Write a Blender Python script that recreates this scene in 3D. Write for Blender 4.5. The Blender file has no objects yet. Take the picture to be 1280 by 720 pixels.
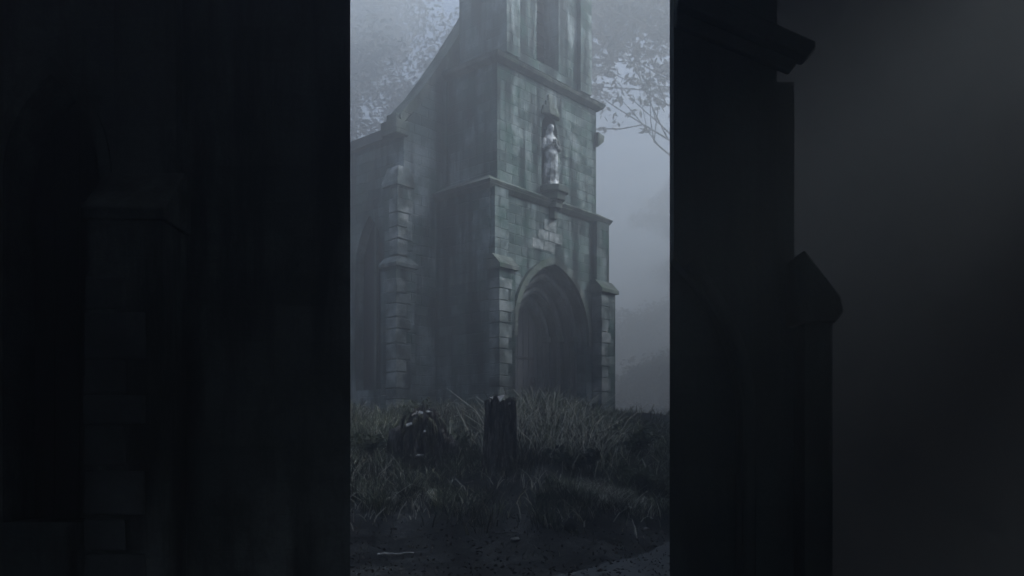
import bpy, bmesh, math, random
import numpy as np
from mathutils import Vector, Matrix, noise

random.seed(7); rng = np.random.default_rng(7)
scene = bpy.context.scene
C = scene.collection
R = math.radians

# ------------------------------------------------------------------ helpers
def link(o, parent=None):
    C.objects.link(o)
    if parent is not None: o.parent = parent
    return o

def tag(o, label=None, cat=None, group=None, kind=None):
    if label: o['label'] = label
    if cat: o['category'] = cat
    if group: o['group'] = group
    if kind: o['kind'] = kind
    return o

def empty(name, loc=(0, 0, 0), rz=0.0):
    o = bpy.data.objects.new(name, None); link(o)
    o.location = loc; o.rotation_euler = (0, 0, rz)
    o.empty_display_size = 0.2
    return o

def box_uv(me):
    uv = me.uv_layers.new(name='UVMap')
    n = len(me.loops)
    co = np.empty(len(me.vertices) * 3); me.vertices.foreach_get('co', co); co = co.reshape(-1, 3)
    vi = np.empty(n, dtype=np.int32); me.loops.foreach_get('vertex_index', vi)
    out = np.zeros((n, 2))
    for p in me.polygons:
        a = [abs(c) for c in p.normal]
        s = slice(p.loop_start, p.loop_start + p.loop_total)
        c = co[vi[s]]
        if a[2] >= a[0] and a[2] >= a[1] and a[2] > 0.8: out[s] = c[:, :2]
        elif a[0] > a[1]: out[s, 0] = c[:, 1] + 0.37; out[s, 1] = c[:, 2]
        else: out[s, 0] = c[:, 0]; out[s, 1] = c[:, 2]
    uv.data.foreach_set('uv', out.ravel())

def obj(name, bm, mat, parent=None, smooth=False, bevel=0.0):
    bmesh.ops.recalc_face_normals(bm, faces=bm.faces[:])
    me = bpy.data.meshes.new(name); bm.to_mesh(me); bm.free()
    if not me.uv_layers: box_uv(me)
    if mat: me.materials.append(mat)
    if smooth:
        for p in me.polygons: p.use_smooth = True
    o = bpy.data.objects.new(name, me); link(o, parent)
    if bevel:
        b = o.modifiers.new('bevel', 'BEVEL'); b.width = bevel; b.segments = 2; b.limit_method = 'ANGLE'
    return o

def raw(name, verts, faces, mat, parent=None, smooth=False):
    me = bpy.data.meshes.new(name); me.from_pydata(verts, [], faces); me.update()
    if mat: me.materials.append(mat)
    if smooth:
        for p in me.polygons: p.use_smooth = True
    return link(bpy.data.objects.new(name, me), parent)

def add_box(bm, x0, x1, y0, y1, z0, z1, jit=0.0):
    j = lambda: random.uniform(-jit, jit)
    v = [bm.verts.new((x + j(), y + j(), z + j())) for z in (z0, z1) for y in (y0, y1) for x in (x0, x1)]
    for f in ((0, 1, 3, 2), (4, 6, 7, 5), (0, 4, 5, 1), (2, 3, 7, 6), (0, 2, 6, 4), (1, 5, 7, 3)):
        bm.faces.new([v[i] for i in f])

def add_prism(bm, pts, axis, a, b):
    """pts 2-D outline extruded from a to b along axis ('x': pts are (y,z); 'y': pts are (x,z); 'z': (x,y))."""
    def mk(p, t):
        return {'x': (t, p[0], p[1]), 'y': (p[0], t, p[1]), 'z': (p[0], p[1], t)}[axis]
    A = [bm.verts.new(mk(p, a)) for p in pts]; B = [bm.verts.new(mk(p, b)) for p in pts]
    bm.faces.new(A); bm.faces.new(B[::-1])
    for i in range(len(pts)):
        k = (i + 1) % len(pts); bm.faces.new((A[i], A[k], B[k], B[i]))

def arch(cx, w, z0, spring, rise, n=14):
    """outline of a pointed arch, bottom left up over the apex to bottom right (x,z)."""
    Rr = (w * w + rise * rise) / (2 * w); c = w - Rr
    amax = math.atan2(rise, -c)
    right = [(cx + c + Rr * math.cos(amax * i / n), spring + Rr * math.sin(amax * i / n)) for i in range(n + 1)]
    left = [(2 * cx - x, z) for x, z in right]
    return [(cx - w, z0)] + left + right[::-1][1:] + [(cx + w, z0)]

def add_plate(bm, outer, holes, y0, y1):
    """a plate in the x,z plane with holes, from y0 to y1."""
    for y in (y0, y1):
        es = []
        for loop in [outer] + holes:
            vs = [bm.verts.new((p[0], y, p[1])) for p in loop]
            es += [bm.edges.new((vs[i], vs[(i + 1) % len(vs)])) for i in range(len(vs))]
        bmesh.ops.triangle_fill(bm, use_beauty=True, use_dissolve=False, edges=es)
    for loop in [outer] + holes:
        A = [bm.verts.new((p[0], y0, p[1])) for p in loop]; B = [bm.verts.new((p[0], y1, p[1])) for p in loop]
        for i in range(len(loop)):
            k = (i + 1) % len(loop); bm.faces.new((A[i], A[k], B[k], B[i]))
    bmesh.ops.remove_doubles(bm, verts=bm.verts[:], dist=1e-5)

def rect(x0, x1, z0, z1): return [(x0, z0), (x1, z0), (x1, z1), (x0, z1)]

def add_tube(bm, pts, radii, seg=8, cap=True):
    pts = [Vector(p) for p in pts]
    if not hasattr(radii, '__len__'): radii = [radii] * len(pts)
    rings = []; up = Vector((0.31, 0.2, 0.93)).normalized()
    for i, p in enumerate(pts):
        d = (pts[min(i + 1, len(pts) - 1)] - pts[max(i - 1, 0)]).normalized()
        s = d.cross(up)
        if s.length < 1e-3: s = d.cross(Vector((1, 0, 0)))
        s.normalize(); t = d.cross(s)
        rings.append([bm.verts.new(p + (s * math.cos(2 * math.pi * k / seg) + t * math.sin(2 * math.pi * k / seg)) * radii[i]) for k in range(seg)])
    for a, b in zip(rings, rings[1:]):
        for k in range(seg):
            bm.faces.new((a[k], a[(k + 1) % seg], b[(k + 1) % seg], b[k]))
    if cap: bm.faces.new(rings[0]); bm.faces.new(rings[-1][::-1])

def add_course(bm, x0, x1, y0, yb, prof):
    """a moulding mitred round the left, front and right of a block; prof = [(outward offset, z)...]"""
    rows = []
    for o, z in prof:
        rows.append([bm.verts.new(p) for p in ((x0 - o, yb, z), (x0 - o, y0 - o, z), (x1 + o, y0 - o, z), (x1 + o, yb, z))])
    n = len(rows)
    for i in range(n):
        a, b = rows[i], rows[(i + 1) % n]
        for k in range(3): bm.faces.new((a[k], a[k + 1], b[k + 1], b[k]))
    bm.faces.new([r[0] for r in rows]); bm.faces.new([r[3] for r in rows][::-1])

def add_blob(bm, c, r, sub=2, amp=0.15, freq=2.0, seed=0.0):
    m = bmesh.new(); bmesh.ops.create_icosphere(m, subdivisions=sub, radius=1.0)
    idx = {}
    for v in m.verts:
        n = noise.noise(v.co * freq + Vector((seed, seed * 1.7, 0)))
        p = v.co * (1 + amp * n)
        idx[v.index] = bm.verts.new((c[0] + p.x * r[0], c[1] + p.y * r[1], c[2] + p.z * r[2]))
    for f in m.faces: bm.faces.new([idx[v.index] for v in f.verts])
    m.free()

# ------------------------------------------------------------------ materials
def newmat(name, rough=0.9, spec=0.25):
    m = bpy.data.materials.new(name); m.use_nodes = True
    nt = m.node_tree; b = nt.nodes['Principled BSDF']
    b.inputs['Roughness'].default_value = rough
    b.inputs['Specular IOR Level'].default_value = spec
    return m, nt, b

def ramp(nt, fac, stops):
    r = nt.nodes.new('ShaderNodeValToRGB'); e = r.color_ramp.elements
    while len(e) < len(stops): e.new(0.5)
    for k, (p, c) in zip(e, stops): k.position = p; k.color = (*c, 1) if len(c) == 3 else c
    nt.links.new(fac, r.inputs[0]); return r.outputs[0]

def noise_n(nt, coord, scale, detail=6, rough=0.6, sc3=None):
    if sc3:
        mp = nt.nodes.new('ShaderNodeMapping'); mp.inputs['Scale'].default_value = sc3
        nt.links.new(coord, mp.inputs[0]); coord = mp.outputs[0]
    n = nt.nodes.new('ShaderNodeTexNoise'); n.inputs['Scale'].default_value = scale
    n.inputs['Detail'].default_value = detail; n.inputs['Roughness'].default_value = rough
    nt.links.new(coord, n.inputs['Vector']); return n.outputs['Fac']

def mix(nt, fac, a, b, mode='MIX'):
    n = nt.nodes.new('ShaderNodeMix'); n.data_type = 'RGBA'; n.blend_type = mode
    for sock, v in ((n.inputs[0], fac), (n.inputs[6], a), (n.inputs[7], b)):
        if isinstance(v, (int, float)): sock.default_value = v
        elif isinstance(v, tuple): sock.default_value = (*v, 1)
        else: nt.links.new(v, sock)
    return n.outputs[2]

def bump(nt, b, h, strength=0.5, dist=0.02, prev=None):
    n = nt.nodes.new('ShaderNodeBump'); n.inputs['Strength'].default_value = strength
    n.inputs['Distance'].default_value = dist
    nt.links.new(h, n.inputs['Height'])
    if prev is not None: nt.links.new(prev, n.inputs['Normal'])
    nt.links.new(n.outputs[0], b.inputs['Normal']); return n.outputs[0]

def stone_mat(name, c1, c2, pale, moss, dark, bw=0.62, bh=0.29, pale_amt=0.62, joint=0.016, jb=0.8):
    m, nt, b = newmat(name, 0.92, 0.15)
    tc = nt.nodes.new('ShaderNodeTexCoord'); ob = tc.outputs['Object']
    # wobble the joints a little
    wob = nt.nodes.new('ShaderNodeTexNoise'); wob.inputs['Scale'].default_value = 2.3; nt.links.new(ob, wob.inputs['Vector'])
    vm = nt.nodes.new('ShaderNodeVectorMath'); vm.operation = 'MULTIPLY_ADD'
    nt.links.new(wob.outputs['Color'], vm.inputs[0]); vm.inputs[1].default_value = (0.09, 0.06, 0)
    nt.links.new(tc.outputs['UV'], vm.inputs[2])
    br = nt.nodes.new('ShaderNodeTexBrick'); nt.links.new(vm.outputs[0], br.inputs['Vector'])
    br.inputs['Scale'].default_value = 1.0; br.inputs['Brick Width'].default_value = bw; br.inputs['Row Height'].default_value = bh
    br.inputs['Mortar Size'].default_value = joint; br.inputs['Mortar Smooth'].default_value = 0.4
    br.inputs['Color1'].default_value = (*c1, 1); br.inputs['Color2'].default_value = (*c2, 1)
    br.inputs['Mortar'].default_value = (*[k * (0.55 if jb > .5 else 0.8) for k in c1], 1); br.inputs['Bias'].default_value = 0.0
    col = br.outputs['Color']
    big = noise_n(nt, ob, 0.75, 5, 0.62)
    col = mix(nt, ramp(nt, big, [(0.50, (0, 0, 0)), (pale_amt, (.8, .8, .8))]), col, pale)
    stre = noise_n(nt, ob, 1.0, 6, 0.65, (2.3, 2.3, 0.28))
    col = mix(nt, ramp(nt, stre, [(0.45, (0, 0, 0)), (0.59, (0.92, 0.92, 0.92))]), col, dark)
    mo = noise_n(nt, ob, 1.7, 7, 0.68)
    col = mix(nt, ramp(nt, mo, [(0.50, (0, 0, 0)), (0.64, (0.75, 0.75, 0.75))]), col, moss)
    fine = noise_n(nt, ob, 22, 5, 0.7)
    col = mix(nt, 0.55, col, ramp(nt, fine, [(0.3, (0.25, 0.25, 0.25)), (0.7, (1, 1, 1))]), 'MULTIPLY')
    nt.links.new(col, b.inputs['Base Color'])
    inv = nt.nodes.new('ShaderNodeMath'); inv.operation = 'SUBTRACT'; inv.inputs[0].default_value = 1
    nt.links.new(br.outputs['Fac'], inv.inputs[1])
    n1 = bump(nt, b, inv.outputs[0], jb, 0.03)
    bump(nt, b, noise_n(nt, ob, 9, 8, 0.7), 0.6, 0.03, n1)
    return m

def noisy_mat(name, stops, scale=6, detail=7, rough=0.9, bscale=20, bstr=0.6, bdist=0.02, sc3=None, spec=0.2):
    m, nt, b = newmat(name, rough, spec)
    tc = nt.nodes.new('ShaderNodeTexCoord'); ob = tc.outputs['Object']
    nt.links.new(ramp(nt, noise_n(nt, ob, scale, detail, 0.65, sc3), stops), b.inputs['Base Color'])
    bump(nt, b, noise_n(nt, ob, bscale, 7, 0.7, sc3), bstr, bdist)
    return m

M = {}
M['church'] = stone_mat('church_stone', (0.215, 0.275, 0.265), (0.075, 0.11, 0.105), (0.42, 0.48, 0.49), (0.042, 0.105, 0.082), (0.016, 0.026, 0.028), 0.52, 0.27, 0.62, 0.016, 0.75)
M['trim'] = stone_mat('trim_stone', (0.20, 0.23, 0.21), (0.14, 0.165, 0.15), (0.33, 0.36, 0.32), (0.07, 0.12, 0.075), (0.04, 0.046, 0.045), 0.9, 0.5, 0.7)
M['near'] = stone_mat('dark_wall_stone', (0.13, 0.15, 0.15), (0.07, 0.085, 0.085), (0.25, 0.28, 0.28), (0.024, 0.034, 0.028), (0.012, 0.013, 0.014), 0.66, 0.33, 0.70, 0.008, 0.25)  # dark tone chosen so the added wall fills the side band
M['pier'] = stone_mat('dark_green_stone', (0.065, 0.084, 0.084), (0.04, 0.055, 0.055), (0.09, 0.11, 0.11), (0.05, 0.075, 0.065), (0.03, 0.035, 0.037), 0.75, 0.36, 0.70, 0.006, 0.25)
M['quoin'] = noisy_mat('quoin_stone', [(0.40, (0.05, 0.06, 0.058)), (0.5, (0.15, 0.18, 0.175)), (0.64, (0.36, 0.385, 0.385))], 1.8, 8, 0.92, 14, 0.8, 0.03)
M['near_quoin'] = noisy_mat('dark_quoin_stone', [(0.35, (0.035, 0.04, 0.042)), (0.5, (0.065, 0.073, 0.077)), (0.7, (0.13, 0.145, 0.155))], 1.6, 8, 0.92, 12, 0.8, 0.03)  # quoins of the added wall, dark for the same purpose
M['render'] = noisy_mat('grey_roughcast', [(0.3, (0.065, 0.066, 0.068)), (0.7, (0.135, 0.132, 0.13))], 0.5, 6, 0.95, 45, 0.35, 0.01)
M['slate'] = noisy_mat('slate', [(0.3, (0.03, 0.035, 0.04)), (0.7, (0.08, 0.09, 0.09))], 3, 6, 0.8, 12, 0.5, 0.02)
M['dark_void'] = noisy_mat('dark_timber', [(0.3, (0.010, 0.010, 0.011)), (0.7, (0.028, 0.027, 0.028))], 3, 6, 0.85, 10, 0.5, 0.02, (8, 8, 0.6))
M['lead_glass'] = noisy_mat('leaded_glass', [(0.3, (0.008, 0.009, 0.012)), (0.7, (0.02, 0.022, 0.026))], 9, 3, 0.35, 14, 0.25, 0.01, None, 0.4)
M['panel'] = noisy_mat('pale_panel', [(0.40, (0.10, 0.12, 0.115)), (0.52, (0.26, 0.285, 0.285)), (0.68, (0.50, 0.52, 0.53))], 2.6, 8, 0.92, 14, 0.8, 0.03)
M['arch'] = stone_mat('arch_stone', (0.34, 0.36, 0.37), (0.24, 0.26, 0.265), (0.48, 0.5, 0.51), (0.1, 0.15, 0.12), (0.06, 0.07, 0.075), 0.4, 0.3, 0.7, 0.014, 0.6)
M['door'] = noisy_mat('old_oak', [(0.3, (0.09, 0.092, 0.10)), (0.7, (0.20, 0.20, 0.21))], 2, 8, 0.8, 6, 0.6, 0.02, (7, 7, 0.4))
M['iron'] = noisy_mat('iron', [(0.3, (0.02, 0.02, 0.02)), (0.7, (0.045, 0.04, 0.036))], 9, 6, 0.6, 25, 0.3, 0.01)
M['statue'] = noisy_mat('pale_limestone', [(0.42, (0.08, 0.09, 0.09)), (0.50, (0.32, 0.34, 0.35)), (0.6, (0.78, 0.79, 0.81))], 3.5, 6, 0.9, 22, 0.4, 0.02)
M['bark'] = noisy_mat('bark', [(0.3, (0.02, 0.018, 0.016)), (0.7, (0.07, 0.062, 0.056))], 4, 8, 0.95, 9, 0.9, 0.04, (3, 3, 0.7))
M['dead_wood'] = noisy_mat('rotten_wood', [(0.36, (0.010, 0.009, 0.009)), (0.48, (0.045, 0.040, 0.038)), (0.56, (0.16, 0.15, 0.14)), (0.66, (0.36, 0.34, 0.32))], 5, 8, 0.95, 9, 1.0, 0.05, (4, 4, 0.8))
M['pale_wood'] = noisy_mat('bleached_wood', [(0.3, (0.42, 0.41, 0.40)), (0.7, (0.75, 0.74, 0.72))], 9, 6, 0.9, 30, 0.5, 0.01)
M['moss'] = noisy_mat('moss', [(0.35, (0.03, 0.033, 0.022)), (0.62, (0.22, 0.21, 0.15))], 7, 6, 1.0, 40, 0.9, 0.02)
M['pebble'] = noisy_mat('pebble', [(0.3, (0.14, 0.14, 0.14)), (0.7, (0.34, 0.33, 0.32))], 14, 6, 0.9, 40, 0.5, 0.01)
M['dark_pebble'] = noisy_mat('dark_rock', [(0.3, (0.012, 0.012, 0.013)), (0.7, (0.03, 0.03, 0.03))], 9, 6, 0.9, 30, 0.6, 0.01)

def leaf_mat(name, a, b_, trans=0.3):
    m, nt, b = newmat(name, 0.7, 0.2)
    gi = nt.nodes.new('ShaderNodeNewGeometry')
    col = ramp(nt, gi.outputs['Random Per Island'], [(0.0, a), (1.0, b_)])
    nt.links.new(col, b.inputs['Base Color'])
    tr = nt.nodes.new('ShaderNodeBsdfTranslucent'); nt.links.new(col, tr.inputs['Color'])
    ms = nt.nodes.new('ShaderNodeMixShader'); ms.inputs[0].default_value = trans
    nt.links.new(b.outputs[0], ms.inputs[1]); nt.links.new(tr.outputs[0], ms.inputs[2])
    nt.links.new(ms.outputs[0], nt.nodes['Material Output'].inputs['Surface'])
    return m
M['leaf'] = leaf_mat('leaf', (0.035, 0.045, 0.03), (0.08, 0.09, 0.06))
M['yew'] = leaf_mat('dark_leaf', (0.02, 0.028, 0.02), (0.05, 0.062, 0.045))
M['weed'] = leaf_mat('weed_leaf', (0.04, 0.055, 0.035), (0.12, 0.14, 0.09))

# grass: mostly dull green, some bleached straw
m, nt, b = newmat('grass_blades', 0.75, 0.2)
gi = nt.nodes.new('ShaderNodeNewGeometry')
gcol = ramp(nt, gi.outputs['Random Per Island'], [(0.0, (0.018, 0.022, 0.015)), (0.30, (0.07, 0.09, 0.062)), (0.60, (0.17, 0.20, 0.14)), (0.82, (0.34, 0.34, 0.27)), (0.94, (0.6, 0.58, 0.5)), (1.0, (0.8, 0.78, 0.7))])
tcg = nt.nodes.new('ShaderNodeTexCoord')
gcol = mix(nt, 1.0, gcol, ramp(nt, noise_n(nt, tcg.outputs['Object'], 1.1, 4, .6), [(.38, (.28, .25, .24)), (.52, (.8, .85, .8)), (.64, (1.35, 1.32, 1.2))]), 'MULTIPLY')
nt.links.new(gcol, b.inputs['Base Color'])
tr = nt.nodes.new('ShaderNodeBsdfTranslucent'); nt.links.new(gcol, tr.inputs['Color'])
ms = nt.nodes.new('ShaderNodeMixShader'); ms.inputs[0].default_value = 0.3
nt.links.new(b.outputs[0], ms.inputs[1]); nt.links.new(tr.outputs[0], ms.inputs[2])
nt.links.new(ms.outputs[0], nt.nodes['Material Output'].inputs['Surface'])
M['grass'] = m

# ground: black soil, leaf litter, moss
m, nt, b = newmat('damp_earth', 0.95, 0.15)
tc = nt.nodes.new('ShaderNodeTexCoord'); ob = tc.outputs['Object']
c0 = ramp(nt, noise_n(nt, ob, 0.9, 8, 0.65), [(0.34, (0.010, 0.010, 0.010)), (0.5, (0.045, 0.048, 0.048)), (0.64, (0.14, 0.146, 0.146))])
c1 = ramp(nt, noise_n(nt, ob, 11, 8, 0.7), [(0.3, (0.25, 0.25, 0.25)), (0.55, (0.8, 0.8, 0.8)), (0.75, (1.6, 1.55, 1.5))])
nt.links.new(mix(nt, 1.0, c0, c1, 'MULTIPLY'), b.inputs['Base Color'])
n1 = bump(nt, b, noise_n(nt, ob, 5, 8, 0.7), 0.8, 0.08)
bump(nt, b, noise_n(nt, ob, 30, 6, 0.7), 0.7, 0.03, n1)
M['ground'] = m
M['path'] = noisy_mat('worn_gravel', [(0.3, (0.07, 0.076, 0.08)), (0.7, (0.14, 0.15, 0.155))], 2.2, 8, 0.95, 40, 0.6, 0.01)

# ------------------------------------------------------------------ terrain
PROF = [(-1e4, 0), (11.6, 0.0), (12.6, 0.14), (14, 0.55), (16.2, 1.32), (18.2, 2.0), (20.4, 2.48), (24, 2.52), (1e4, 2.52)]
def ground_z(x, y):
    yy = y - max(0.0, x - 0.5) * 0.55
    yy += 0.35 * noise.noise(Vector((x * 0.35, y * 0.35, 3.1)))
    for (a, za), (b_, zb) in zip(PROF, PROF[1:]):
        if a <= yy <= b_:
            t = (yy - a) / (b_ - a) if b_ - a < 1e3 else 0.0
            z = za + (zb - za) * t; break
    bumpy = min(1.0, max(0.15, (yy - 11) / 4)) * (1.0 if abs(x) < 12 and y < 40 else 0.3)
    z += bumpy * (0.10 * noise.noise(Vector((x * 0.8, y * 0.8, 0))) + 0.05 * noise.noise(Vector((x * 2.7, y * 2.7, 5))))
    return z

def axis_steps(lo, hi, fine_lo, fine_hi, fine, coarse):
    a = list(np.arange(fine_lo, fine_hi + 1e-6, fine))
    x = fine_lo; s = fine
    while x > lo: s = min(s * 1.35, coarse); x -= s; a.insert(0, max(x, lo))
    x = fine_hi; s = fine
    while x < hi: s = min(s * 1.35, coarse); x += s; a.append(min(x, hi))
    return a
GX = axis_steps(-220, 220, -5, 6, 0.11, 30); GY = axis_steps(-120, 260, 9, 21, 0.11, 30)
gv = [(x, y, ground_z(x, y)) for y in GY for x in GX]; nx = len(GX)
gf = [(j * nx + i, j * nx + i + 1, (j + 1) * nx + i + 1, (j + 1) * nx + i) for j in range(len(GY) - 1) for i in range(nx - 1)]
tag(raw('ground', gv, gf, M['ground'], None, True), 'dark bare earth rising to a grassy bank before the church', None, None, 'structure')

# worn pale track coming in at the lower right
pv, pf = [], []
edge = lambda y: 0.62 + (y - 10.9) * 0.75 + 0.16 * noise.noise(Vector((0, y * 1.3, 9))) + 0.09 * noise.noise(Vector((0, y * 5.3, 2)))
ys = list(np.arange(9.0, 13.6, 0.1)); K = 24
for y in ys:
    x0 = edge(y); x1 = 3.6
    for k in range(K + 1):
        x = x0 + (x1 - x0) * k / K; pv.append((x, y, ground_z(x, y) + 0.006 + (0.0 if k else -0.012)))
for j in range(len(ys) - 1):
    for k in range(K): i = j * (K + 1) + k; pf.append((i, i + 1, i + K + 2, i + K + 1))
tag(raw('path', pv, pf, M['path'], None, True), 'pale worn track at the foot of the bank', None, None, 'structure')

# ------------------------------------------------------------------ church
ch = empty('church', (-0.58, 22.0, 2.5), math.atan2(0.75, 0.66))
tag(ch, 'tall weathered stone church with a pointed doorway and tower fading into fog', 'church')
CH, TR = M['church'], M['trim']
PX = 2.6
# lowest stage with the portal
bm = bmesh.new()
add_plate(bm, [(0, -1), (PX - 1.6, -1)] + arch(PX, 1.6, -1, 2.3, 1.95)[1:-1] + [(PX + 1.6, -1), (5.2, -1), (5.2, 6.0), (0, 6.0)], [], 0, 0.34)
add_box(bm, 0, 0.9, 0.34, 2.0, -1, 6.0); add_box(bm, 4.3, 5.2, 0.34, 2.0, -1, 6.0)
add_box(bm, 0.9, 4.3, 1.5, 3.0, -1, 6.0); add_box(bm, 0.9, 4.3, 0.34, 1.5, 4.4, 6.0)
obj('tower_base', bm, CH, ch)
# recessed orders of the doorway
for k, (wo, wi) in enumerate(((1.66, 1.3), (1.36, 1.02), (1.08, 0.76))):
    bm = bmesh.new(); y0 = 0.337 + 0.3 * k
    o_ = arch(PX, wo, -1, 2.3, 1.95 * wo / 1.6); i_ = arch(PX, wi, -1, 2.3, 1.95 * wi / 1.6)
    add_plate(bm, o_ + i_[::-1], [], y0, y0 + 0.297)
    ao = obj('arch_order', bm, M['arch'], ch)
    bm = bmesh.new()
    add_tube(bm, [(x, y0 - 0.02, z) for x, z in arch(PX, wi + 0.09, -0.4, 2.3, 1.95 * (wi + .09) / 1.6)], 0.075, 8)
    obj('shaft', bm, M['arch'], ao, True)
    for s in (-1, 1):
        bm = bmesh.new(); x = PX + s * (wi + 0.09); add_box(bm, x - 0.11, x + 0.11, y0 - 0.13, y0 + 0.08, 2.22, 2.40)
        obj('capital', bm, TR, ao, bevel=0.03)
bm = bmesh.new()
o_ = arch(PX, 1.78, 2.1, 2.3, 2.17); i_ = arch(PX, 1.62, 2.1, 2.3, 1.975)
add_plate(bm, o_ + i_[::-1], [], -0.11, 0.003)
obj('hood_mould', bm, TR, ch)
dr = bmesh.new()
for i in range(7):
    x = PX - 0.86 + i * 0.246; add_box(dr, x, x + 0.24, 1.19, 1.25, -0.6, 3.4)
dr = obj('door', dr, M['door'], ch, bevel=0.01)
for z in (0.6, 1.7):
    bm = bmesh.new(); add_box(bm, PX - 0.74, PX + 0.6, 1.165, 1.188, z, z + 0.07); obj('strap_hinge', bm, M['iron'], dr)
bm = bmesh.new(); add_tube(bm, [(PX + .55 + .09 * math.cos(t), 1.17, 1.1 + .09 * math.sin(t)) for t in np.linspace(0, 6.28, 13)], 0.014, 6)
obj('ring_handle', bm, M['iron'], dr, True)
# middle stage with the niche
bm = bmesh.new()
add_plate(bm, rect(0.4, 4.85, 5.9, 9.5), [arch(PX, 0.36, 6.42, 8.05, 0.5, 8)], 0.1, 0.55)
add_box(bm, 0.4, 4.85, 0.55, 2.4, 5.9, 9.5)
obj('middle_stage', bm, CH, ch)
# top stage with the belfry opening
bm = bmesh.new()
add_plate(bm, rect(0.8, 4.6, 9.4, 20), [arch(2.7, 0.5, 10.0, 14.0, 0.8, 8)], 0.24, 0.8)
add_box(bm, 0.8, 4.6, 1.5, 1.9, 9.4, 20); add_box(bm, .8, 1.3, .8, 1.5, 9.4, 20); add_box(bm, 4.1, 4.6, .8, 1.5, 9.4, 20)
add_box(bm, 2.0, 4.6, 1.9, 3.1, 9.4, 20)
obj('belfry_stage', bm, CH, ch)
bm = bmesh.new()
for i in range(14):
    z = 10.1 + i * 0.32
    add_prism(bm, [(0.62, z), (0.66, z + 0.02), (1.0, z + 0.26), (0.96, z + 0.28)], 'x', 2.21, 3.19)
obj('louvre', bm, M['slate'], ch)
for x0 in (0.78, 4.08):
    bm = bmesh.new(); add_box(bm, x0, x0 + 0.54, 0.10, 0.243, 9.7, 19.0); obj('pilaster', bm, CH, ch)
bm = bmesh.new(); add_course(bm, 0.8, 4.6, 0.24, 3.1, [(-.1, 19.8), (0.2, 19.9), (0.25, 20.15), (-.1, 20.5)])
obj('parapet', bm, TR, ch)
bm = bmesh.new(); v = [bm.verts.new(p) for p in ((.75, .2, 20.2), (4.65, .2, 20.2), (4.65, 3.1, 20.2), (.75, 3.1, 20.2), (2.7, 1.4, 23.5))]
for a in range(4): bm.faces.new((v[a], v[(a + 1) % 4], v[4]))
bm.faces.new(v[3::-1]); obj('spire', bm, M['slate'], ch)
# weathered string courses
for (x0, x1, y0, yb, z, pr) in ((0, 5.2, 0, 2.0, 6.0, 0.17), (0.4, 4.85, 0.1, 2.4, 9.45, 0.22)):
    bm = bmesh.new(); add_course(bm, x0, x1, y0, yb, [(-0.35, z - 0.03), (0.04, z - 0.16), (pr - 0.05, z - 0.06), (pr, z + 0.04), (-0.37, z + 0.36)])
    obj('string_course', bm, TR, ch)
# front corner buttresses, two stages each
for x0, x1 in ((0.0, 0.6), (4.5, 5.2)):
    bm = bmesh.new()
    add_box(bm, x0 - 0.02, x1, -0.36, 0.01, -1, 3.75); add_box(bm, x0 + 0.03, x1 - 0.04, -0.16, 0.01, 3.7, 5.88)
    bt = obj('buttress', bm, CH, ch)
    bm = bmesh.new()
    add_prism(bm, [(-0.44, 3.74), (-0.44, 3.84), (-0.17, 4.12), (0.02, 4.12), (0.02, 3.74)], 'x', x0 - 0.09, x1 + 0.08)
    obj('weathering', bm, TR, bt)
    bm = bmesh.new(); z = 0.0; i = 0
    while z < 3.4:
        h = random.uniform(0.26, 0.42); w = 0.34 if i % 2 else 0.5
        add_box(bm, x0 - 0.045, x0 - 0.045 + w, -0.385, -0.02, z, z + h - 0.02, 0.008); z += h; i += 1
    obj('quoin', bm, M['quoin'], bt, bevel=0.015)
# corner water spout
bm = bmesh.new()
add_prism(bm, [(4.82, 8.2), (5.12, 8.42), (5.17, 8.62), (4.82, 8.66)], 'y', 0.0, 0.35)
obj('water_spout', bm, TR, ch, bevel=0.02)
# niche canopy and corbel
bm = bmesh.new()
for (wd, z0, z1, pr) in ((.40, 8.46, 8.58, .20), (.34, 8.575, 8.72, .15), (.22, 8.715, 8.88, .10), (.10, 8.875, 9.08, .05)):
    add_prism(bm, [(PX - wd, .105), (PX - wd, .05), (PX - wd * .5, .1 - pr), (PX + wd * .5, .1 - pr), (PX + wd, .05), (PX + wd, .105)], 'z', z0, z1)
obj('niche_canopy', bm, TR, ch, bevel=0.02)
bm = bmesh.new()
for (a, z0, z1) in ((0.42, 6.26, 6.44), (0.33, 6.06, 6.26), (0.24, 5.84, 6.06), (0.13, 5.55, 5.84)):
    add_prism(bm, [(PX - a, 0.12), (PX - a, 0.05 - a * 0.5), (PX - a * 0.55, -0.02 - a * 0.95), (PX + a * 0.55, -0.02 - a * 0.95), (PX + a, 0.05 - a * 0.5), (PX + a, 0.12)], 'z', z0, z1)
obj('corbel', bm, TR, ch, bevel=0.02)
# pale replaced blocks over the door
for (x0, x1, z0, z1) in ((2.22, 2.76, 5.20, 5.50), (1.98, 2.42, 4.91, 5.18), (2.45, 3.02, 4.91, 5.18), (1.72, 2.20, 4.62, 4.89), (2.23, 2.70, 4.62, 4.89)):
    bm = bmesh.new(); add_box(bm, x0, x1, -0.012, 0.01, z0, z1, 0.006)
    obj('pale_block', bm, M['panel'], ch, bevel=0.008)
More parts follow.
